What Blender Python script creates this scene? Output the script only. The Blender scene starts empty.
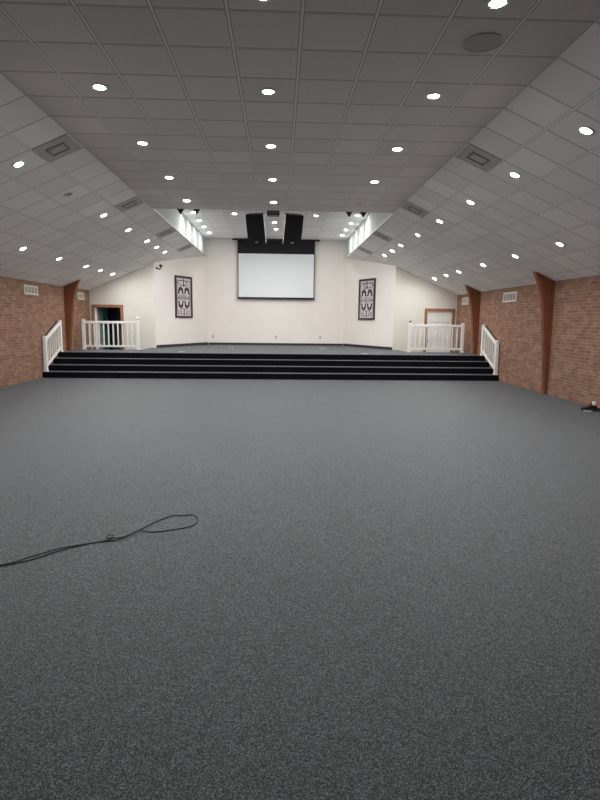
import bpy, bmesh, math, random
from mathutils import Vector, Matrix
random.seed(7)
PI = math.pi
S = bpy.context.scene
COL = S.collection

# ------------------------------------------------------------------ helpers
def link(o, parent=None):
    COL.objects.link(o)
    if parent: o.parent = parent
    return o

class MB:
    """collects shapes, builds ONE mesh object"""
    def __init__(self): self.bm = bmesh.new()
    def _xf(self, vs, M):
        if M is not None: bmesh.ops.transform(self.bm, matrix=M, verts=vs)
    def box(self, x0, x1, y0, y1, z0, z1, M=None, bevel=0):
        r = bmesh.ops.create_cube(self.bm, size=1)
        vs = r['verts']
        bmesh.ops.transform(self.bm, verts=vs, matrix=Matrix.Translation(((x0+x1)/2, (y0+y1)/2, (z0+z1)/2)) @ Matrix.Diagonal((abs(x1-x0), abs(y1-y0), abs(z1-z0), 1)))
        if bevel:
            es = list({e for v in vs for e in v.link_edges})
            r2 = bmesh.ops.bevel(self.bm, geom=es, offset=bevel, segments=2, profile=0.5, affect='EDGES')
            vs = list({v for f in r2['faces'] for v in f.verts} | {v for v in vs if v.is_valid})
        self._xf(vs, M)
        return self
    def prism(self, pts, ax, a, b, M=None):
        """polygon pts (2-D) extruded along axis ax from a to b"""
        def p3(p, t):
            if ax == 'x': return (t, p[0], p[1])
            if ax == 'y': return (p[0], t, p[1])
            return (p[0], p[1], t)
        v0 = [self.bm.verts.new(p3(p, a)) for p in pts]
        v1 = [self.bm.verts.new(p3(p, b)) for p in pts]
        self.bm.faces.new(v0); self.bm.faces.new(list(reversed(v1)))
        n = len(pts)
        for i in range(n):
            self.bm.faces.new((v0[i], v1[i], v1[(i+1) % n], v0[(i+1) % n]))
        self._xf(v0+v1, M)
        return self
    def lathe(self, prof, n=24, M=None):
        """profile (r, z) turned about z"""
        rings = []; allv = []
        for r, z in prof:
            if r < 1e-6:
                v = self.bm.verts.new((0, 0, z)); rings.append([v]); allv.append(v)
            else:
                R = [self.bm.verts.new((r*math.cos(2*PI*i/n), r*math.sin(2*PI*i/n), z)) for i in range(n)]
                rings.append(R); allv += R
        for A, B in zip(rings, rings[1:]):
            for i in range(n):
                j = (i+1) % n
                if len(A) == 1 and len(B) == 1: continue
                if len(A) == 1: self.bm.faces.new((A[0], B[j], B[i]))
                elif len(B) == 1: self.bm.faces.new((A[i], A[j], B[0]))
                else: self.bm.faces.new((A[i], A[j], B[j], B[i]))
        for R in (rings[0], rings[-1]):
            if len(R) > 1:
                try: self.bm.faces.new(R)
                except ValueError: pass
        self._xf(allv, M)
        return self
    def tube(self, pts, r, n=8, M=None, smooth=0):
        pts = [Vector(p) for p in pts]
        if smooth:
            out = []
            P = [pts[0]] + pts + [pts[-1]]
            for i in range(1, len(P)-2):
                p0, p1, p2, p3 = P[i-1:i+3]
                for k in range(smooth):
                    t = k/smooth
                    out.append(0.5*((2*p1)+(p2-p0)*t+(2*p0-5*p1+4*p2-p3)*t*t+(3*p1-p0-3*p2+p3)*t**3))
            out.append(pts[-1]); pts = out
        rr = r if isinstance(r, (list, tuple)) else [r]*len(pts)
        prev = None; allv = []; ref = None
        for i, p in enumerate(pts):
            d = (pts[min(i+1, len(pts)-1)] - pts[max(i-1, 0)]).normalized()
            if ref is None:
                ref = Vector((0, 0, 1)) if abs(d.z) < 0.9 else Vector((1, 0, 0))
            u = d.cross(ref)
            if u.length < 1e-5: u = d.orthogonal()
            u.normalize(); w = u.cross(d).normalized(); ref = w
            R = [self.bm.verts.new(p + (u*math.cos(2*PI*k/n) + w*math.sin(2*PI*k/n))*rr[i]) for k in range(n)]
            allv += R
            if prev:
                for k in range(n): self.bm.faces.new((prev[k], prev[(k+1) % n], R[(k+1) % n], R[k]))
            else: self.bm.faces.new(R)
            prev = R
        self.bm.faces.new(prev)
        self._xf(allv, M)
        return self
    def build(self, name, m, parent=None, smooth=False, M=None):
        bmesh.ops.recalc_face_normals(self.bm, faces=self.bm.faces)
        if M is not None: bmesh.ops.transform(self.bm, matrix=M, verts=self.bm.verts)
        me = bpy.data.meshes.new(name); self.bm.to_mesh(me); self.bm.free()
        for mm in (m if isinstance(m, list) else [m]): me.materials.append(mm)
        if smooth:
            for p in me.polygons: p.use_smooth = True
        return link(bpy.data.objects.new(name, me), parent)

def tag(o, label, cat, group=None):
    o['label'] = label; o['category'] = cat
    if group: o['group'] = group
    return o
def thing(name, label, cat, loc=(0, 0, 0), rot=(0, 0, 0), group=None):
    o = bpy.data.objects.new(name, None); link(o)
    o.empty_display_size = .1
    o.location = loc; o.rotation_euler = rot
    return tag(o, label, cat, group)
def struct(o):
    o['kind'] = 'structure'; return o
KIDS = {}
def dup(root, label, group=None):
    r = root.copy(); COL.objects.link(r)
    r['label'] = label
    if group: r['group'] = group
    for ch in list(root.children):
        c = ch.copy(); COL.objects.link(c); c.parent = r
        for g in list(ch.children):
            d = g.copy(); COL.objects.link(d); d.parent = c
    return r

# ------------------------------------------------------------------ materials
def srgb(r, g, b):
    f = lambda c: (c/12.92 if c <= .04045 else ((c+.055)/1.055)**2.4)
    return (f(r/255), f(g/255), f(b/255), 1)
class NT:
    def __init__(self, name):
        self.m = bpy.data.materials.new(name); self.m.use_nodes = True
        self.t = self.m.node_tree; self.b = self.t.nodes['Principled BSDF']
    def n(self, typ, **kw):
        x = self.t.nodes.new(typ)
        for k, v in kw.items(): setattr(x, k, v)
        return x
    def l(self, a, b): self.t.links.new(a, b)
    def math(self, op, a, b=None, c=None):
        x = self.n('ShaderNodeMath', operation=op)
        for i, v in enumerate((a, b, c)):
            if v is None: continue
            if isinstance(v, (int, float)): x.inputs[i].default_value = v
            else: self.l(v, x.inputs[i])
        return x.outputs[0]
    def mix(self, fac, a, b, blend='MIX'):
        x = self.n('ShaderNodeMix', data_type='RGBA', blend_type=blend)
        for s, v in ((x.inputs[0], fac), (x.inputs[6], a), (x.inputs[7], b)):
            if isinstance(v, (int, float, tuple)): s.default_value = v
            else: self.l(v, s)
        return x.outputs[2]
    def coords(self):
        return self.n('ShaderNodeTexCoord').outputs['Object']
    def noise(self, vec, scale, detail=3, rough=.5):
        x = self.n('ShaderNodeTexNoise'); x.inputs['Scale'].default_value = scale
        x.inputs['Detail'].default_value = detail; x.inputs['Roughness'].default_value = rough
        self.l(vec, x.inputs['Vector']); return x.outputs['Fac']
    def ramp(self, fac, stops):
        x = self.n('ShaderNodeValToRGB'); e = x.color_ramp.elements
        while len(e) < len(stops): e.new(.5)
        for i, (p, c) in enumerate(stops): e[i].position = p; e[i].color = c
        self.l(fac, x.inputs[0]); return x.outputs[0]
    def bump(self, h, strength, dist=.01):
        x = self.n('ShaderNodeBump'); x.inputs['Strength'].default_value = strength
        x.inputs['Distance'].default_value = dist
        self.l(h, x.inputs['Height']); self.l(x.outputs[0], self.b.inputs['Normal'])

def plain(name, c, rough=.6, var=.06, scale=9, metal=0, bump=0, spec=.5):
    k = NT(name); co = k.coords()
    f = k.noise(co, scale)
    d = tuple(x*(1-var) for x in c[:3])+(1,); u = tuple(min(1, x*(1+var)) for x in c[:3])+(1,)
    k.l(k.ramp(f, [(.3, d), (.7, u)]), k.b.inputs['Base Color'])
    k.b.inputs['Roughness'].default_value = rough
    k.b.inputs['Metallic'].default_value = metal
    k.b.inputs['Specular IOR Level'].default_value = spec
    if bump: k.bump(k.noise(co, scale*20), bump, .002)
    return k.m
def glow(name, c, s):
    k = NT(name)
    k.b.inputs['Base Color'].default_value = c
    k.b.inputs['Emission Color'].default_value = c
    k.b.inputs['Emission Strength'].default_value = s
    return k.m

def carpet(name, dark, mid, light):
    k = NT(name); co = k.coords()
    v = k.n('ShaderNodeTexVoronoi'); v.inputs['Scale'].default_value = 250
    k.l(co, v.inputs['Vector'])
    sx = k.n('ShaderNodeSeparateColor'); k.l(v.outputs['Color'], sx.inputs[0])
    c = k.ramp(sx.outputs[0], [(0, dark), (.5, mid), (1, light)])
    n2 = k.noise(co, 60, 4, .7)
    c = k.mix(k.math('MULTIPLY', n2, .45), c, dark)
    n3 = k.noise(co, .5, 3)
    c = k.mix(k.math('MULTIPLY', n3, .25), c, mid)
    k.l(c, k.b.inputs['Base Color'])
    k.b.inputs['Roughness'].default_value = .58
    k.b.inputs['Specular IOR Level'].default_value = .26
    k.b.inputs['Sheen Weight'].default_value = .03
    k.b.inputs['Sheen Roughness'].default_value = .6
    k.bump(k.noise(co, 160, 2), .3, .004)
    return k.m

def brick(name, c1, c2, mortar):
    k = NT(name); co = k.coords()
    s = k.n('ShaderNodeSeparateXYZ'); k.l(co, s.inputs[0])
    cb = k.n('ShaderNodeCombineXYZ'); k.l(s.outputs[1], cb.inputs[0]); k.l(s.outputs[2], cb.inputs[1])
    b = k.n('ShaderNodeTexBrick'); k.l(cb.outputs[0], b.inputs['Vector'])
    b.inputs['Color1'].default_value = c1; b.inputs['Color2'].default_value = c2
    b.inputs['Mortar'].default_value = mortar
    for n_, v in (('Scale', 1), ('Mortar Size', .006), ('Mortar Smooth', .3), ('Bias', 0), ('Brick Width', .205), ('Row Height', .0677)):
        b.inputs[n_].default_value = v
    n1 = k.noise(cb.outputs[0], 5.5, 3)
    n2 = k.noise(cb.outputs[0], 40, 3)
    c = k.mix(k.ramp(n1, [(.35, (0, 0, 0, 1)), (.75, (.75, .75, .75, 1))]), b.outputs['Color'], srgb(104, 72, 60))
    c = k.mix(k.math('MULTIPLY', n2, .35), c, mortar)
    k.l(c, k.b.inputs['Base Color'])
    k.b.inputs['Roughness'].default_value = .9
    k.b.inputs['Specular IOR Level'].default_value = .2
    k.bump(k.math('SUBTRACT', k.math('MULTIPLY', n2, .3), b.outputs['Fac']), .6, .006)
    return k.m

def tiles(name, c, u0, pu, v0, pv):
    """lay-in ceiling tiles on a metal grid; local x across, local y along the hall"""
    k = NT(name); co = k.coords()
    s = k.n('ShaderNodeSeparateXYZ'); k.l(co, s.inputs[0])
    fu = k.math('DIVIDE', k.math('SUBTRACT', s.outputs[0], u0), pu)
    fv = k.math('DIVIDE', k.math('SUBTRACT', s.outputs[1], v0), pv)
    du = k.math('MULTIPLY', k.math('PINGPONG', fu, .5), pu)     # distance to the nearest bar
    dv = k.math('MULTIPLY', k.math('PINGPONG', fv, .5), pv)
    cell = k.n('ShaderNodeCombineXYZ')
    k.l(k.math('FLOOR', fu), cell.inputs[0]); k.l(k.math('FLOOR', fv), cell.inputs[1])
    wn = k.n('ShaderNodeTexWhiteNoise', noise_dimensions='2D'); k.l(cell.outputs[0], wn.inputs['Vector'])
    dark = tuple(x*.9 for x in c[:3])+(1,)
    col = k.mix(wn.outputs['Value'], dark, c)
    sp = k.noise(co, 55, 3, .7)
    col = k.mix(k.ramp(sp, [(.5, (0, 0, 0, 1)), (.75, (.35, .35, .35, 1))]), col, tuple(x*.6 for x in c[:3])+(1,))
    barU = k.math('LESS_THAN', du, .011); barV = k.math('LESS_THAN', dv, .009)
    gapU = k.math('LESS_THAN', du, .019); gapV = k.math('LESS_THAN', dv, .015)
    seam = tuple(x*.45 for x in c[:3])+(1,)
    col = k.mix(k.math('MAXIMUM', gapU, gapV), col, seam)
    bar = tuple(min(.95, x*1.28) for x in c[:3])+(1,)
    col = k.mix(barV, col, tuple(x*.72 for x in c[:3])+(1,)); col = k.mix(barU, col, bar)
    k.l(col, k.b.inputs['Base Color'])
    any_ = k.math('MAXIMUM', barU, barV)
    k.l(k.math('SUBTRACT', .95, k.math('MULTIPLY', barU, .2)), k.b.inputs['Roughness'])
    k.b.inputs['Specular IOR Level'].default_value = .3
    sag = k.math('MINIMUM', k.math('MINIMUM', du, dv), .06)
    k.bump(k.math('ADD', k.math('MULTIPLY', sag, 1.2), k.math('MULTIPLY', any_, .02)), .07, .3)
    return k.m

def wood(name, c1, c2):
    k = NT(name); co = k.coords()
    mp = k.n('ShaderNodeMapping'); mp.inputs['Scale'].default_value = (14, 14, 1.3); k.l(co, mp.inputs[0])
    f = k.noise(mp.outputs[0], 2.2, 5, .6)
    k.l(k.ramp(f, [(.3, c1), (.7, c2)]), k.b.inputs['Base Color'])
    k.b.inputs['Roughness'].default_value = .45
    return k.m

M = {}
M['carpet'] = carpet('charcoal_carpet', srgb(11, 12, 14), srgb(51, 55, 58), srgb(156, 165, 170))
M['brick'] = brick('red_brick', srgb(156, 116, 94), srgb(106, 75, 60), srgb(164, 138, 120))
TP, TV, T0 = .61, .6267, 4.877
CT = srgb(248, 244, 242)
M['tiles_flat'] = tiles('ceiling_tiles_flat', srgb(240, 233, 231), -2.876, .61, T0, TV)
M['tiles_slope'] = tiles('ceiling_tiles_slope', CT, .55, .6, T0, TV)
M['tiles_raised'] = tiles('ceiling_tiles_raised', srgb(243, 241, 238), -2.876, .61, T0, TV)
M['plaster'] = plain('white_plaster', srgb(232, 227, 221), .85, .015, 3, bump=.05)
M['plaster2'] = plain('cream_plaster', srgb(214, 212, 201), .85, .015, 3, bump=.05)
M['clerestory'] = plain('clerestory_paint', srgb(204, 210, 206), .85, .015, 3)
M['white_gloss'] = plain('white_paint', srgb(236, 236, 232), .35, .02)
M['trimwhite'] = plain('white_metal_trim', srgb(226, 226, 222), .5, .02)
M['black_vinyl'] = plain('black_riser_vinyl', srgb(19, 17, 22), .9, .12, 6, bump=.1, spec=.1)
M['dark_base'] = plain('dark_cove_base', srgb(48, 46, 46), .6, .08)
M['wood'] = wood('brown_stained_wood', srgb(104, 58, 36), srgb(138, 83, 53))
M['door_wood'] = wood('door_casing_wood', srgb(140, 92, 64), srgb(168, 118, 86))
M['black'] = plain('black_plastic', srgb(22, 22, 24), .5, .1)
M['black_cloth'] = plain('black_speaker_cloth', srgb(20, 20, 22), .9, .25, 60, bump=.3)
M['black_drop'] = plain('black_screen_fabric', srgb(29, 27, 31), .9, .06)
M['grey_case'] = plain('pale_grey_cabinet', srgb(190, 190, 192), .5, .04)
M['screen'] = plain('projection_fabric', srgb(222, 227, 229), .7, .01)
M['steel'] = plain('brushed_steel', srgb(170, 170, 172), .35, .05, 20, metal=.9)
M['speaker_grille'] = plain('pale_grille_cloth', srgb(238, 231, 229), .9, .03, 40)
M['vent_white'] = plain('vent_enamel', srgb(206, 200, 190), .5, .03)
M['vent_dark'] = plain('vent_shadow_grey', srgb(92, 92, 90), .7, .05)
M['diffuser'] = plain('dusty_grey_diffuser', srgb(186, 182, 180), .7, .08, 12)
M['diffuser_dark'] = plain('diffuser_slot_grey', srgb(140, 137, 136), .8, .08, 12)
M['picframe'] = plain('dark_brown_frame', srgb(58, 44, 42), .5, .1, 15)
M['pic'] = plain('pale_lilac_backing', srgb(214, 206, 208), .8, .02)
M['iron'] = plain('wrought_iron', srgb(40, 34, 36), .6, .15, 20)
M['rubber'] = plain('black_cable_rubber', srgb(20, 20, 22), .55, .1)
M['teal'] = plain('teal_cloth', srgb(70, 190, 182), .85, .12, 8)
M['purple'] = plain('dark_plum_cloth', srgb(74, 56, 70), .85, .12, 8)
M['darkroom'] = plain('dark_room_paint', srgb(110, 112, 128), .9, .05)
M['red'] = plain('red_plug_plastic', srgb(150, 40, 34), .5, .05)
M['lamp_ring'] = plain('white_lamp_ring', srgb(215, 212, 206), .5, .03)
M['lens'] = glow('lit_lamp_lens', (1, .975, .96, 1), 520)
M['lens_dim'] = glow('soft_lamp_lens', (1, .975, .96, 1), 200)
M['lens_stage'] = glow('bright_stage_lamp_lens', (1, .97, .95, 1), 1250)
M['lens_off'] = plain('dark_unlit_lens', srgb(60, 60, 62), .25, .1)
M['daylight'] = glow('frosted_daylight_pane', (.88, .97, 1, 1), 1.15)

# ------------------------------------------------------------------ dimensions
XC = -.131
HW, HF, HP, HB = 6.27, 2.745, 4.09, 2.69   # half widths: walls, flat ceiling, door-wall corner, back wall
XL, XR = XC-HW, XC+HW
FL, FR = XC-HF, XC+HF
EAVE, FLAT, RAISE = 2.54, 4.083, 4.72
Y0, YE, YD, YB = -4.0, 13.06, 19.12, 22.1
SL = math.hypot(HW-HF, FLAT-EAVE); ANG = math.atan2(FLAT-EAVE, HW-HF)
zs = lambda hx: FLAT-(hx-HF)*(FLAT-EAVE)/(HW-HF)   # slope height at a half width
R_, T_, YS = .158, .372, 15.13
ZST = 4*R_

# ------------------------------------------------------------------ the room
struct(MB().box(XL-.2, XR+.2, Y0, YD+2.4, -.1, 0).build('floor', M['carpet']))
for sd, nm in ((-1, 'left'), (1, 'right')):
    x = XC+sd*HW
    struct(MB().box(min(x, x+sd*.2), max(x, x+sd*.2), Y0, YD, 0, EAVE).build('wall_'+nm, M['brick']))
    # sloping ceiling, local x = distance down the slope, local y = along the hall
    sp = (HP-HF)/math.cos(ANG)
    pts = [(0, Y0), (0, YB), (sp, YD), (SL+.25, YD), (SL+.25, Y0)]
    Mx = Matrix(((sd*math.cos(ANG), 0, sd*math.sin(ANG), XC+sd*HF), (0, 1, 0, 0), (-math.sin(ANG), 0, math.cos(ANG), FLAT), (0, 0, 0, 1)))
    o = struct(MB().prism(pts, 'z', 0, .06).build('ceiling_'+nm, M['tiles_slope']))
    if sd < 0:   # keep the frame right-handed: mirror the points, rotate the object
        o.data.transform(Matrix.Diagonal((-1, 1, 1, 1))); o.data.flip_normals()
        o.matrix_world = Matrix.Translation((FL, 0, FLAT)) @ Matrix.Rotation(-ANG, 4, 'Y')
    else:
        o.matrix_world = Matrix.Translation((FR, 0, FLAT)) @ Matrix.Rotation(ANG, 4, 'Y')
M['tiles_slope_l'] = tiles('ceiling_tiles_slope_left', CT, -.55, .6, T0, TV)
bpy.data.objects['ceiling_left'].data.materials[0] = M['tiles_slope_l']
struct(MB().box(FL, FR, Y0, YE, FLAT, FLAT+.07).build('ceiling_flat', M['tiles_flat']))
struct(MB().box(FL-.15, FR+.15, YE-.06, YB+.15, RAISE, RAISE+.07).build('ceiling_raised', M['tiles_raised']))
struct(MB().box(FL, FR, YE-.06, YE, FLAT+.07, RAISE).build('wall_dormer_front', M['plaster']))
struct(MB().box(XL-.2, XR+.2, Y0-.15, Y0, 0, RAISE).build('wall_rear', M['plaster2']))
struct(MB().box(FL-.14, FR+.14, YB, YB+.15, 0, RAISE).build('wall_back', M['plaster']))

# clerestory walls with four daylight windows each
W0, WP, WW, WZ0, WZ1 = 16.95, 1.22, .66, FLAT+.06, RAISE-.05
nwin = 0
for sd, nm in ((-1, 'left'), (1, 'right')):
    x0 = XC+sd*HF; x1 = x0+sd*.14
    xa, xb = min(x0, x1), max(x0, x1)
    m = MB(); m.box(xa, xb, YE, YB, FLAT+.002, WZ0); m.box(xa, xb, YE, YB, WZ1, RAISE)
    y = YE
    for k in range(4):
        m.box(xa, xb, y, W0+k*WP, WZ0, WZ1); y = W0+k*WP+WW
    m.box(xa, xb, y, YB, WZ0, WZ1)
    struct(m.build('wall_clerestory_'+nm, M['clerestory']))
    struct(MB().box(x0-.012, x0+.012, YE, YB-.02, FLAT-.02, FLAT+.012).build('trim_'+('1' if sd < 0 else '2'), M['trimwhite']))
    for k in range(4):
        nwin += 1
        ya, yb = W0+k*WP, W0+k*WP+WW
        fr = MB()
        xm = x0+sd*.06
        for (a, b, c, d) in ((ya, ya+.03, WZ0, WZ1), (yb-.03, yb, WZ0, WZ1), (ya, yb, WZ0, WZ0+.03), (ya, yb, WZ1-.03, WZ1)):
            fr.box(xm-.02, xm+.02, a, b, c, d)
        f = struct(fr.build('window_%d' % nwin, M['white_gloss']))
        MB().box(xm+sd*.006-.004, xm+sd*.006+.004, ya+.02, yb-.02, WZ0+.02, WZ1-.02).build('pane', M['daylight'], f)

# door walls, angled panels
DO0, DO1, DOZ = 5.235, 6.125, 1.99      # door opening as half widths
PL = math.hypot(HP-HB, YB-YD)
PANEL = {}
for sd, nm in ((-1, 'left'), (1, 'right')):
    P = lambda h, z: (XC+sd*h, z)
    pts = [P(HW+.2, 0), P(DO1, 0), P(DO1, DOZ), P(DO0, DOZ), P(DO0, 0), P(HP, 0), P(HP, zs(HP)), P(HW+.2, zs(HW+.2))]
    struct(MB().prism(pts, 'y', YD, YD+.14).build('wall_door_'+nm, M['plaster2']))
    # panel frame: origin at the door-wall corner, local x along the wall, local y outwards (away from the hall), z up
    dx, dy = -sd*(HP-HB)/PL, (YB-YD)/PL
    ox, oy = XC+sd*HP, YD
    nx, ny = (-dy, dx) if sd < 0 else (dy, -dx)     # away from the hall
    F = Matrix(((dx, nx, 0, ox), (dy, ny, 0, oy), (0, 0, 1, 0), (0, 0, 0, 1)))
    PANEL[sd] = F
    struct(MB().prism([(0, 0), (PL, 0), (PL, FLAT), (0, zs(HP))], 'y', 0, .14, F).build('wall_panel_'+nm, M['plaster']))
    struct(MB().box(.03, PL-.02, -.014, -.001, ZST, ZST+.095, F).build('baseboard_'+nm, M['dark_base']))
struct(MB().box(XC-HB+.02, XC+HB-.02, YB-.014, YB-.001, ZST, ZST+.085).build('baseboard_back', M['dark_base']))

# doors
def casing(sd):
    m = MB(); a, b, w = DO0, DO1, .085
    bx = lambda h0, h1, z0, z1: m.box(min(XC+sd*h0, XC+sd*h1), max(XC+sd*h0, XC+sd*h1), YD-.02, YD-.001, z0, z1)
    bx(a-w, a+.01, 0, DOZ+w); bx(b-.01, b+w if b+w < HW else HW-.005, 0, DOZ+w); bx(a+.01, b-.01, DOZ-.01, DOZ+w)
    return m
d2 = struct(casing(1).build('door_2', M['door_wood']))
x0, x1 = XC+DO0, XC+DO1
m = MB(); m.box(x0+.012, x1-.012, YD+.03, YD+.07, .01, DOZ-.012)
lw = x1-x0
leaf = m.build('door_leaf', M['white_gloss'], d2)
for cx in (x0+lw*.29, x0+lw*.71):
    for za, zb in ((.22, .86), (1.0, 1.5), (1.6, 1.86)):
        m = MB(); w = lw*.155
        for (a, b, c, d) in ((cx-w, cx-w+.03, za, zb), (cx+w-.03, cx+w, za, zb), (cx-w, cx+w, za, za+.03), (cx-w, cx+w, zb-.03, zb)):
            m.box(a, b, YD+.018, YD+.03, c, d)
        m.box(cx-w+.055, cx+w-.055, YD+.02, YD+.03, za+.055, zb-.055, bevel=.004)
        m.build('door_panel', M['white_gloss'], leaf)
m = MB().lathe([(.028, 0), (.028, .006), (.012, .008), (.012, .03), (.03, .04), (.032, .055), (.02, .066), (0, .068)], 16, Matrix.Translation((x0+.075, YD+.03, .95)) @ Matrix.Rotation(PI/2, 4, 'X'))
m.build('door_knob', M['steel'], leaf, True)

d1 = struct(casing(-1).build('door_1', M['door_wood']))
x0, x1 = XC-DO1, XC-DO0          # x0 next to the brick wall
H = Matrix.Translation((x0+.012, YD+.1, 0)) @ Matrix.Rotation(math.radians(94), 4, 'Z')   # leaf swung away into the room behind
leaf = MB().box(0, .86, -.04, 0, .01, DOZ-.012, H).build('door_leaf', M['white_gloss'], d1)
MB().lathe([(.028, 0), (.028, .006), (.012, .008), (.012, .03), (.03, .04), (.032, .055), (.02, .066), (0, .068)], 16, H @ Matrix.Translation((.79, -.04, .95)) @ Matrix.Rotation(PI/2, 4, 'X')).build('door_knob', M['steel'], leaf, True)
MB().box(x0+.002, x0+.014, YD+.005, YD+.135, 0, DOZ-.001).box(x1-.014, x1-.002, YD+.005, YD+.135, 0, DOZ-.001).build('door_jamb', M['white_gloss'], d1)
# the dim room behind the open door
yb = YD+2.2
struct(MB().box(XL-.8, XL+1.9, yb, yb+.1, 0, 2.45).build('wall_side_room_back', M['darkroom']))
struct(MB().box(XL-.8, XL-.7, YD+.14, yb, 0, 2.45).build('wall_side_room_left', M['darkroom']))
struct(MB().box(XL+1.8, XL+1.9, YD+.14, yb, 0, 2.45).build('wall_side_room_right', M['darkroom']))
struct(MB().box(XL-.8, XL+1.9, YD+.14, yb+.1, 2.45, 2.5).build('ceiling_side_room', M['darkroom']))
def hanging(name, xa, xb, y, z0, z1, mat, label, cat):
    m = MB(); n = 28; A = []
    for i in range(n+1):
        t = i/n; A.append((xa+(xb-xa)*t, y+.03*math.sin(t*PI*9)))
    B = [(px, py+.012) for px, py in reversed(A)]
    return tag(m.prism(A+B, 'z', z0, z1).build(name, mat), label, cat)
hanging('curtain', -6.57, -6.37, yb-.4, .02, 2.4, M['teal'], 'teal curtain hanging in the dim room behind the open door', 'curtain')
hanging('curtain', -6.35, -6.22, yb-.38, .02, 2.4, M['purple'], 'dark plum curtain beside the teal one behind the open door', 'curtain')

# ------------------------------------------------------------------ stage and steps
st = thing('stage', 'wide carpeted stage with black risers across the end of the hall', 'stage', (XC, YS, 0))
TL = Matrix.Translation((-XC, -YS, 0))
g = .004
WY = 17.86      # the platform stops here in front of the two doors
wl = HP+.17
pts = [(XL+g, YS+3*T_), (XR-g, YS+3*T_), (XR-g, WY), (XC+wl, WY), (XC+wl, YD-g), (XC+HP-g, YD-g), (XC+HB-g, YB-g), (XC-HB+g, YB-g), (XC-HP+g, YD-g), (XC-wl, YD-g), (XC-wl, WY), (XL+g, WY)]
pf = MB().prism(pts, 'z', 0, ZST, TL).build('platform', M['carpet'], st)
MB().box(XL+g, XR-g, YS+3*T_-.012, YS+3*T_, 3*R_, ZST-.003, TL).build('riser', M['black_vinyl'], pf)
for k in range(3):
    y = YS+k*T_
    s_ = MB().box(XL+g, XR-g, y, YS+3*T_-.001, k*R_+.0005, (k+1)*R_, TL).build('step', M['carpet'], st)
    MB().box(XL+g, XR-g, y-.012, y, k*R_+.001, (k+1)*R_-.003, TL).build('riser', M['black_vinyl'], s_)
for (bx_, by_, lab) in ((-2.96, 16.85, 'steel floor outlet box near the left front of the stage'), (-1.75, 20.0, 'steel floor outlet box at the left rear of the stage'),
                        (1.57, 19.8, 'steel floor outlet box at the right rear of the stage'), (2.6, 16.7, 'steel floor outlet box near the right front of the stage')):
    t = thing('floor_outlet_box', lab, 'outlet', (bx_, by_, ZST), group='floor boxes on the stage')
    MB().box(-.1, .1, -.07, .07, 0, .006, bevel=.002).build('rim', M['steel'], t)
    MB().box(-.08, .08, -.05, .05, .006, .01, bevel=.001).build('lid', M['grey_case'], t)

# ------------------------------------------------------------------ white railings
def newel(m, x, y, z0, h):
    m.box(x-.043, x+.043, y-.043, y+.043, z0, z0+h, bevel=.006)
    m.box(x-.054, x+.054, y-.054, y+.054, z0, z0+.05, bevel=.008)
    m.box(x-.052, x+.052, y-.052, y+.052, z0+h, z0+h+.02, bevel=.006)
    m.prism([(x-.045, z0+h+.02), (x+.045, z0+h+.02), (x+.012, z0+h+.05), (x-.012, z0+h+.05)], 'y', y-.03, y+.03)
def stair_rail(sd, label):
    x = XC+sd*(HW-.06)
    ya, yb_, za, zb = YS+.1, YS+3*T_-.0+.01, R_, ZST
    yb_ = YS+3*T_+.07
    t = thing('stair_railing', label, 'railing', (x, ya, za), group='white stair railings')
    m = MB(); newel(m, 0, 0, 0, .92); m.build('newel_post', M['white_gloss'], t)
    L = yb_-ya; hh = zb-za
    m = MB(); newel(m, 0, L, hh, .87); m.build('newel_post', M['white_gloss'], t)
    k = hh/L
    def bar(z, hgt, w, name, mat, y0=.04, y1=None, xo=0):
        y1 = L-.04 if y1 is None else y1
        MB().prism([(y0, z+k*y0), (y1, z+k*y1), (y1, z+k*y1+hgt), (y0, z+k*y0+hgt)], 'x', xo-w/2, xo+w/2).build(name, mat, t)
    bar(.8, .075, .06, 'top_rail', M['white_gloss'])
    bar(.10, .065, .05, 'bottom_rail', M['white_gloss'])
    n = 6
    for i in range(1, n+1):
        y = .03+(L-.06)*i/(n+1)
        MB().prism([(y-.013, .13+k*y), (y+.013, .13+k*y), (y+.013, .82+k*y), (y-.013, .82+k*y)], 'x', -.017, .017).build('baluster', M['white_gloss'], t)
    # dark handrail on the wall side
    bar(.875, .045, .03, 'handrail', M['dark_base'], .05, L-.05, sd*.04)
stair_rail(-1, 'sloping white railing climbing the left end of the stage steps')
stair_rail(1, 'sloping white railing climbing the right end of the stage steps')
def guard_rail(sd, label):
    xa, xb = XC+sd*(6.03 if sd < 0 else 6.06), XC+sd*4.34
    y = WY-.1
    t = thing('guard_railing', label, 'railing', (xa, y, ZST), group='white guard railings on the stage')
    L = xb-xa; s = 1 if L > 0 else -1
    for x in (0, L):
        m = MB(); newel(m, x, 0, 0, .91); m.build('newel_post', M['white_gloss'], t)
    MB().box(min(.04*s, L-.04*s), max(.04*s, L-.04*s), -.03, .03, .82, .9, bevel=.008).build('top_rail', M['white_gloss'], t)
    MB().box(min(.04*s, L-.04*s), max(.04*s, L-.04*s), -.025, .025, .08, .145, bevel=.006).build('bottom_rail', M['white_gloss'], t)
    n = 10
    for i in range(1, n+1):
        x = .03*s+(L-.06*s)*i/(n+1)
        MB().box(x-.019, x+.019, -.019, .019, .14, .83).build('baluster', M['white_gloss'], t)
    if sd < 0: MB().lathe([(0, 0), (.05, .02), (.066, .06), (.05, .1), (0, .12)], 16, Matrix.Translation((L, 0, .935))).build('ball_cap', M['white_gloss'], t, True)
    else: MB().lathe([(.03, 0), (.035, .03), (.012, .06), (0, .062)], 12, Matrix.Translation((L, 0, .955))).build('dark_cap', M['black'], t, True)
guard_rail(-1, 'white guard railing on the stage before the open left door')
guard_rail(1, 'white guard railing on the stage before the closed right door')

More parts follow.
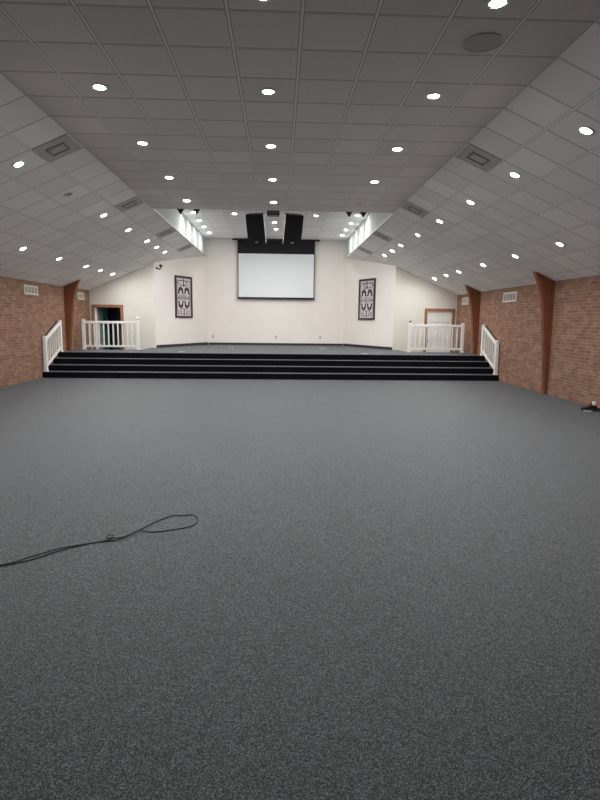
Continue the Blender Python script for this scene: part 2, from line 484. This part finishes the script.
# ------------------------------------------------------------------ wooden arch legs
PROF = [(0, .07), (.59, .10), (.96, .135), (1.44, .18), (1.86, .23), (2.23, .29), (2.5, .365), (2.62, .415)]
def arch(sd, y, z0, label):
    pts = [(0, z0)]
    pr = [(z, w) for z, w in PROF if z > z0+.02]
    w0 = next(PROF[i][1]+(PROF[i+1][1]-PROF[i][1])*(z0-PROF[i][0])/(PROF[i+1][0]-PROF[i][0]) for i in range(len(PROF)-1) if PROF[i][0] <= z0 < PROF[i+1][0])
    prof = [(z0, w0)]+pr
    # smooth the curve
    P = []
    for i in range(len(prof)-1):
        (za, wa), (zb, wb) = prof[i], prof[i+1]
        wp = prof[max(i-1, 0)]; wn = prof[min(i+2, len(prof)-1)]
        for k in range(4):
            u = k/4
            ma = (wb-wp[1])/(max(zb-wp[0], 1e-4))*(zb-za); mb = (wn[1]-wa)/(max(wn[0]-za, 1e-4))*(zb-za)
            h = (2*u**3-3*u**2+1)*wa+(u**3-2*u**2+u)*ma+(-2*u**3+3*u**2)*wb+(u**3-u**2)*mb
            P.append((h, za+(zb-za)*u))
    tip = .475
    P.append((.415, 2.62)); P.append((tip, zs(HW-tip)-.004))
    poly = [(.002, z0)]+P+[(.002, zs(HW)-.004)]
    t = thing('arch_leg', label, 'column', (XC+sd*HW, y, 0), group='wooden arch legs on the brick walls')
    MB().prism([(-sd*a, b) for a, b in poly], 'y', 0, .135).build('laminated_leg', M['wood'], t)
    # pale bullnose strip following the inner edge
    m = MB(); q = [(a+.004, b) for a, b in P]
    m.tube([(-sd*a, .0675, b) for a, b in q[:-1]], .012, 6)
    m.build('edge_bead', M['wood'], t)
arch(-1, 12.12, 0, 'brown wooden arch leg on the left brick wall, cut by the photo edge')
arch(1, 12.3, 0, 'full-height brown wooden arch leg on the right brick wall, before the steps')
arch(-1, 16.9, ZST, 'brown wooden arch leg standing on the left end of the stage')
arch(1, 16.9, ZST, 'brown wooden arch leg standing on the right end of the stage')

# ------------------------------------------------------------------ wall grilles
def grille(sd, y, w, h, z, label):
    t = thing('wall_grille', label, 'vent', (XC+sd*HW, y, z), group='air grilles on the brick walls')
    B = lambda m, a, b, c, d, p, q: m.box(min(-sd*p, -sd*q), max(-sd*p, -sd*q), a, b, c, d)
    m = MB(); f = .045
    B(m, -w/2, w/2, 0, f, .001, .02); B(m, -w/2, w/2, h-f, h, .001, .02); B(m, -w/2, -w/2+f, f, h-f, .001, .02); B(m, w/2-f, w/2, f, h-f, .001, .02)
    m.build('grille_frame', M['vent_white'], t)
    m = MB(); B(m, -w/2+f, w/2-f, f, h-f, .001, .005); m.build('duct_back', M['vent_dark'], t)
    m = MB(); n = 7
    for i in range(n):
        z0 = f+(h-2*f)*(i+.3)/n; B(m, -w/2+f, w/2-f, z0, z0+.008, .005, .016)
    for i in range(1, 4): B(m, -w/2+f+(w-2*f)*i/4-.006, -w/2+f+(w-2*f)*i/4+.006, f, h-f, .005, .017)
    m.build('louvres', M['vent_white'], t)
grille(-1, 14.7, .8, .24, 2.19, 'white framed air grille on the left brick wall above the steps')
grille(1, 14.7, .86, .26, 2.16, 'white framed air grille on the right brick wall above the steps')
grille(-1, 18.3, .6, .23, 2.2, 'small air grille on the left brick wall beyond the stage arch leg')
grille(1, 18.25, .6, .23, 2.19, 'small air grille on the right brick wall beyond the stage arch leg')

# ------------------------------------------------------------------ ceiling fixtures
def slope_M(sd, s, y):
    """frame on the sloping ceiling: local z points up out of the room, local x down the slope"""
    return Matrix.Translation((XC+sd*(HF+s*math.cos(ANG)), y, FLAT-s*math.sin(ANG))) @ Matrix.Rotation(sd*ANG, 4, 'Y')
def lamp_proto(lit):
    t = thing('recessed_downlight', 'x', 'ceiling lamp')
    MB().lathe([(.056, -.003), (.06, -.013), (.084, -.01), (.09, 0)], 28).build('trim_ring', M['lamp_ring'], t, True)
    pr = [(.057, -.009), (.045, -.0125), (.025, -.0145), (0, -.015)] if lit else [(.066, -.002), (.05, -.006), (0, -.008)]
    MB().lathe(pr, 28).build('lens', M['lens'] if lit else M['lens_off'], t, True)
    return t
lit0, off0 = lamp_proto(True), lamp_proto(False)
used = {}
DIM = next(c for c in lit0.children if c.name.startswith('lens')).data.copy(); DIM.materials[0] = M['lens_dim']
STG = DIM.copy(); STG.materials[0] = M['lens_stage']
def lamp(mat, label, group, lit=True, dim=False):
    p = lit0 if lit else off0
    if lit not in used:
        used[lit] = 1; o = p; o['label'] = label; o['group'] = group
    else: o = dup(p, label, group)
    o.matrix_world = mat
    if not lit: o['group'] = 'unlit downlights'
    if dim:
        for c in o.children:
            if c.name.startswith('lens'):
                c.data = STG if dim == 'stage' else DIM
ORD = ['nearest', 'second', 'third', 'fourth', 'fifth', 'sixth', 'seventh', 'eighth']
def nth(i): return 'nearest the camera' if i == 0 else ORD[i]+' from the camera'
ROWY = [T0-.5*TV+3*TV*i for i in range(5)]
FY = [4.64, 6.45, 8.35, 10.25, 12.13]
for x, nm in ((-1.955, 'left'), (XC-.005, 'middle'), (1.69, 'right')):
    for i, y in enumerate(FY):
        lit = not (nm == 'right' and i == 4)
        lab = ('lit round downlight in the flat ceiling, %s row, %s' % (nm, nth(i))) if lit else 'unlit dark downlight at the stage end of the flat ceiling, right row'
        lamp(Matrix.Translation((x, y, FLAT)), lab, 'downlights in the flat ceiling', lit)
SI = [8.26, 10.13, 12.04, 13.92, 15.83, 17.05, 18.23]
SO = [10.03, 11.92, 13.8, 15.67, 16.88, 18.13]
s_in, s_out = (3.535-HF)/math.cos(ANG), (5.17-HF)/math.cos(ANG)
for sd, nm in ((-1, 'left'), (1, 'right')):
    ys = SI if sd < 0 else [6.38]+SI
    for i, y in enumerate(ys):
        lit = not (sd < 0 and i == 1)
        lab = ('lit downlight in the %s sloping ceiling, upper row, %s' % (nm, nth(i))) if lit else 'unlit downlight in the left sloping ceiling between two lit ones'
        lamp(slope_M(sd, s_in, y), lab, 'downlights in the sloping ceilings', lit)
    ys = SO[1:] if sd < 0 else SO
    for i, y in enumerate(ys):
        lamp(slope_M(sd, s_out, y), 'lit downlight in the %s sloping ceiling, lower row, %s' % (nm, nth(i)), 'downlights in the sloping ceilings')
    for y in ((6.38,) if sd < 0 else ()):
        lamp(slope_M(sd, s_in, y), 'downlight in the left sloping ceiling, just outside the photo', 'downlights out of view')
    for y in ((10.03,) if sd < 0 else ())+(8.15, 6.3):
        lamp(slope_M(sd, s_out, y), 'downlight in a sloping ceiling, just outside the photo', 'downlights out of view')
RL = [(-1.34, 16.95, 'front left, over the stage'), (1.08, 17.05, 'front right, over the stage'), (-.17, 18.3, 'middle, nearer of two'), (-.13, 19.6, 'middle, farther of two'),
      (-2.53, 16.85, 'left side, nearest'), (-2.56, 18.2, 'left side, second'), (-2.56, 19.35, 'left side, third'), (-2.53, 20.6, 'left side, farthest'),
      (2.28, 16.85, 'right side, nearest'), (2.29, 18.2, 'right side, second'), (2.27, 19.5, 'right side, third'), (2.27, 20.7, 'right side, farthest')]
for x, y, nm in RL:
    lamp(Matrix.Translation((x, y, RAISE)), 'lit downlight in the raised stage ceiling, '+nm, 'downlights in the raised ceiling', dim='side' if abs(x) > 2 else 'stage')

# square air diffusers on the slopes
for sd, nm in ((-1, 'left'), (1, 'right')):
    for i, r in enumerate((-1, 5, 11, 17, 22)):
        y0, y1 = T0+TV*r, T0+TV*(r+1)
        w = (y1-y0)/2-.012
        c = 'square grey diffuser in the %s sloping ceiling, %s' % (nm, ['at the top photo edge' if sd > 0 else 'outside the photo', 'largest one in view', 'before the raised opening', 'beside the raised opening, nearer', 'beside the raised opening, farther'][i])
        if sd < 0 and i == 0: continue
        t = thing('ceiling_diffuser', c, 'vent', group='square air diffusers')
        t.matrix_world = slope_M(sd, .28, (y0+y1)/2)
        MB().box(-.262, .262, -w, w, -.008, -.001).build('diffuser_plate', M['diffuser'], t)
        m = MB(); 
        for q in (.14,):
            for a in range(4):
                Rz = Matrix.Rotation(a*PI/2, 4, 'Z')
                m.box(-q, q, q-.03, q, -.016, -.008, Rz)
        m.build('slot_ring', M['diffuser_dark'], t)
        MB().box(-.08, .08, -.08, .08, -.014, -.008, bevel=.002).build('centre_plate', M['diffuser'], t)
# round ceiling loudspeakers
t = thing('ceiling_loudspeaker', 'round flush loudspeaker grille in the flat ceiling at upper right', 'speaker', (1.8, 5.27, FLAT), group='ceiling loudspeakers')
MB().lathe([(.164, -.001), (.164, -.005), (0, -.006)], 40).build('grille', M['speaker_grille'], t)
MB().lathe([(.168, 0), (.175, -.007), (.168, -.01), (.164, -.007)], 40).build('rim', M['diffuser'], t)

# ------------------------------------------------------------------ projection screen
t = thing('projection_screen', 'large pull-down projection screen with black upper drop on the back wall', 'screen', (XC, YB-.12, 2.43))
zt = RAISE-2.43-.004
MB().box(-1.69, 1.69, -.05, .05, zt-.055, zt, bevel=.012).build('roller_case', M['black'], t)
MB().box(-1.495, 1.495, -.004, .004, .02, zt-.055).build('black_border', M['black_drop'], t)
MB().box(-1.465, 1.465, -.007, -.0045, .075, 1.73).build('white_surface', M['screen'], t)
MB().box(-1.505, 1.505, -.016, .016, 0, .045, bevel=.006).build('weight_bar', M['black'], t)

# outlets on the back wall
for (x, lab) in ((XC, 'small outlet plate on the white back wall under the screen'), (1.63, 'small outlet plate on the white back wall, right of the screen'), (-2.62, 'small outlet plate on the white back wall near the left corner')):
    t = thing('outlet_plate', lab, 'outlet', (x, YB, .95), group='outlet plates')
    MB().box(-.04, .04, -.008, -.001, -.06, .06, bevel=.002).build('cover', M['vent_white'], t)
    MB().box(-.018, .018, -.011, -.008, .012, .042).box(-.018, .018, -.011, -.008, -.042, -.012).build('socket', M['vent_dark'], t)

# ------------------------------------------------------------------ hanging loudspeakers, projector, spotlights
def pa(sd, label):
    x, y, z = XC+sd*.43, 14.4, 3.9
    t = thing('hanging_loudspeaker', label, 'speaker', (x, y, z), group='hanging loudspeakers')
    yaw = sd*.26; tilt = .33
    Rm = Matrix.Rotation(yaw, 4, 'Z') @ Matrix.Rotation(tilt, 4, 'X')
    w, h, d = .225, .355, .32
    MB().prism([(-w, -.16), (w, -.16), (w*.72, .16), (-w*.72, .16)], 'z', -h, h, Rm).build('cabinet', M['grey_case'], t)
    MB().box(-w-.004, w+.004, -.185, -.158, -h-.004, h+.004, Rm, .01).build('front_grille', M['black_cloth'], t)
    MB().box(-w-.004, w+.004, -.16, .05, h, h+.006, Rm).box(-w-.004, w+.004, -.16, .05, -h-.006, -h, Rm).build('end_cap', M['black'], t)
    MB().box(-.035, .035, -.19, -.184, -h+.03, -h+.065, Rm, .003).build('badge', M['steel'], t)
    for a in (-.16, .16):
        p = Rm @ Vector((a, -.04, h+.005))
        MB().tube([p, (p.x, p.y, RAISE-z-.001)], .004, 6).build('suspension_wire', M['steel'], t)
pa(-1, 'left of two black loudspeakers hung tilted above the stage')
pa(1, 'right of two black loudspeakers hung tilted above the stage')
t = thing('projector', 'dark ceiling projector hung between the two black loudspeakers', 'projector', (-.185, 16, RAISE))
MB().box(-.175, .175, -.14, .14, -.22, -.09, bevel=.015).build('body', M['black'], t)
MB().box(-.14, .14, -.146, -.14, -.2, -.12).build('vent_panel', M['vent_dark'], t)
MB().lathe([(.035, 0), (.035, .03), (.025, .035), (0, .03)], 16, Matrix.Translation((.08, .14, -.155)) @ Matrix.Rotation(-PI/2, 4, 'X')).build('projector_lens', M['lens_off'], t, True)
MB().box(-.07, .07, -.07, .07, -.012, 0).tube([(0, 0, -.012), (0, 0, -.092)], .02, 12).build('ceiling_mount', M['black'], t)
for x, lab in ((-2.41, 'outer left'), (-2.02, 'inner left'), (1.7, 'inner right'), (2.05, 'outer right')):
    t = thing('stage_spotlight', 'black tapered stage spotlight hung behind the flat ceiling edge, '+lab, 'spotlight', (x, 14.0, RAISE), group='stage spotlights')
    MB().lathe([(0, -.1), (.06, -.11), (.09, -.16), (.094, -.38), (.09, -.455), (.03, -.55), (.014, -.575), (0, -.577)], 20).build('lamp_can', M['black'], t, True)
    MB().tube([(-.1, 0, -.25), (-.1, 0, -.07), (0, 0, -.03), (.1, 0, -.07), (.1, 0, -.25)], .009, 8).build('yoke', M['black'], t)
    MB().lathe([(.05, -.001), (.05, -.012), (.016, -.02), (.016, -.04), (0, -.041)], 16).build('ceiling_clamp', M['black'], t)

# ------------------------------------------------------------------ framed scrollwork panels
def picture(sd, label):
    F = PANEL[sd]
    t = thing('framed_scrollwork', label, 'wall art', group='framed scrollwork panels')
    t.matrix_world = F @ Matrix.Translation((1.67, 0, 1.665))
    w, h, f = .53, 1.5, .075
    m = MB()
    for (a, b, c, d) in ((-w, -w+f, 0, h), (w-f, w, 0, h), (-w+f, w-f, 0, f), (-w+f, w-f, h-f, h)): m.box(a, b, -.045, -.002, c, d, bevel=.006)
    m.build('frame', M['picframe'], t)
    MB().box(-w+f-.005, w-f+.005, -.012, -.003, f-.005, h-f+.005).build('backing', M['pic'], t)
    m = MB(); yy = -.024
    def arc(cx, cz, r, a0, a1, th, rz=None, n=14):
        rz = rz or r
        m.tube([(cx+r*math.cos(math.radians(a0+(a1-a0)*i/n)), yy, cz+rz*math.sin(math.radians(a0+(a1-a0)*i/n))) for i in range(n+1)], th, 6)
    def ln(pts, th): m.tube([(a, yy, b) for a, b in pts], th, 6)
    for s in (-1, 1):
        # thick arches and cups
        arc(s*.19, .98, .105, 0, 180, .026, .1); ln([(s*.085, .985), (s*.085, .9), (s*.04, .885)], .026); ln([(s*.295, .985), (s*.295, .9), (s*.345, .885)], .026)
        arc(s*.19, .48, .105, 180, 360, .024, .1); ln([(s*.085, .475), (s*.085, .56), (s*.04, .58)], .024); ln([(s*.295, .475), (s*.295, .56), (s*.345, .58)], .024)
        # fine scrolls
        for cz, k in ((.74, 1), (.66, -1), (.79, 1)):
            arc(s*.12, cz, .05, 0, 300*k, .005); arc(s*.3, cz, .055, 180, 180+290*k, .005)
        arc(s*.26, 1.28, .11, 20, 250, .012, .06); arc(s*.14, 1.21, .12, 180, 330, .012, .05); ln([(s*.04, 1.34), (s*.36, 1.33)], .011)
        arc(s*.2, 1.13, .1, 200, 340, .009, .04)
        arc(s*.26, .2, .1, -40, 230, .009, .06); arc(s*.12, .29, .12, 20, 170, .009, .05); ln([(s*.03, .14), (s*.37, .15)], .008)
        ln([(s*.4, .25), (s*.4, .6), (s*.42, .75), (s*.4, .9), (s*.4, 1.3)], .006)
        arc(s*.19, .98, .045, 0, 180, .012, .05); arc(s*.19, .48, .045, 180, 360, .012, .05)
    ln([(0, .1), (0, .33)], .014); ln([(0, 1.12), (0, 1.4)], .016); ln([(0, .6), (0, .86)], .008)
    ln([(-.4, .7), (.4, .7)], .007)
    m.build('scrollwork', M['iron'], t)
picture(-1, 'tall framed iron scrollwork panel on the left angled white wall')
picture(1, 'tall framed iron scrollwork panel on the right angled white wall')

# camera on a hooked arm, top of left angled wall
t = thing('security_camera', 'small black camera on a hooked arm high on the left angled wall', 'camera')
t.matrix_world = PANEL[-1] @ Matrix.Translation((.13, 0, 3.37)) @ Matrix.Scale(.85, 4)
MB().box(-.05, .02, -.02, -.002, -.1, -.02, bevel=.005).build('mount_plate', M['black'], t)
MB().tube([(-.02, -.02, -.06), (-.02, -.09, -.09), (.04, -.13, -.1), (.09, -.14, -.06), (.11, -.14, .0)], .022, 10, smooth=4).build('hooked_arm', M['black'], t, True)
MB().box(.05, .16, -.18, -.1, 0, .09, Matrix.Rotation(.1, 4, 'Y'), .015).build('camera_body', M['black'], t)

# ------------------------------------------------------------------ cables on the floor
cr = .0036
A = [(-2.7, 3.2), (-2.2, 3.36), (-1.81, 3.47), (-1.66, 3.61), (-1.52, 3.74), (-1.36, 3.82), (-1.27, 3.86), (-1.215, 3.925), (-1.225, 3.96), (-1.26, 3.95), (-1.255, 3.905), (-1.18, 3.9), (-1.12, 3.97), (-1.05, 4.1), (-.99, 4.22),
     (-.93, 4.32), (-.86, 4.395), (-.785, 4.385), (-.715, 4.41), (-.66, 4.34), (-.645, 4.25), (-.69, 4.14), (-.86, 4.055), (-.97, 4.035), (-1.05, 4.05), (-1.12, 3.94), (-1.2, 3.87), (-1.3, 3.845), (-1.43, 3.765), (-1.54, 3.67), (-1.65, 3.55), (-1.82, 3.45), (-2.2, 3.32), (-2.7, 3.17)]
pts = []
for i, (x, y) in enumerate(A):
    pts.append((x, y, cr+.001+(2.1*cr if 8 <= i <= 11 or i in (24, 25) else 0)))
tag(MB().tube(pts, cr, 8, smooth=6).build('floor_cable', M['rubber'], smooth=True), 'doubled black cable ending in a loop on the grey carpet', 'cable')
t = thing('power_cord_heap', 'heap of black cord with a white plug by the right brick wall', 'cord', (5.83, 9.95, 0))
m = MB(); P = []
for i in range(90):
    a = i*.33; r = .1+.035*math.sin(i*.7)
    P.append((r*1.3*math.cos(a)+.02*math.sin(i*1.3), r*math.sin(a)+.02*math.cos(i*.9), .008+.05*(i/90)+.006*math.sin(i*1.9)))
P = [(-.2, -.12, .006), (-.17, -.02, .006)]+P
m.tube(P, .0075, 6, smooth=3).build('coiled_cord', M['rubber'], t, True)
MB().box(-.1, .1, -.035, .035, .055, .1, Matrix.Rotation(.3, 4, 'Z'), .008).build('socket_block', M['black'], t)
MB().box(.03, .08, -.03, .03, .1, .17, Matrix.Rotation(.2, 4, 'Z'), .008).build('white_plug', M['white_gloss'], t)
MB().box(-.05, -.01, -.02, .03, .1, .15, Matrix.Rotation(.3, 4, 'Z'), .006).build('red_plug', M['red'], t)
MB().tube([(-.22, -.12, .012), (-.15, -.15, .014), (-.08, -.15, .014)], .011, 8).build('grey_plug_end', M['grey_case'], t)

# ------------------------------------------------------------------ camera, world, colour
F = Vector((.03829803, .98913279, -.14194924)); Rv = Vector((.99925079, -.03711594, .01096691)); U = Vector((-.00557915, .1422629, .98981318))
cd = bpy.data.cameras.new('camera'); cam = bpy.data.objects.new('camera', cd); link(cam)
cam.matrix_world = Matrix(((Rv.x, U.x, -F.x, 0), (Rv.y, U.y, -F.y, 0), (Rv.z, U.z, -F.z, 1.6), (0, 0, 0, 1)))
cd.lens = 551.2*36/800; cd.sensor_width = 36; cd.clip_start = .05
S.camera = cam
w = bpy.data.worlds.new('world'); S.world = w; w.use_nodes = True
w.node_tree.nodes['Background'].inputs[0].default_value = (.8, .9, 1, 1)
w.node_tree.nodes['Background'].inputs[1].default_value = .3
S.view_settings.view_transform = 'Standard'; S.view_settings.look = 'None'
S.view_settings.gamma = 1; S.view_settings.use_curve_mapping = False
S.view_settings.exposure = .2
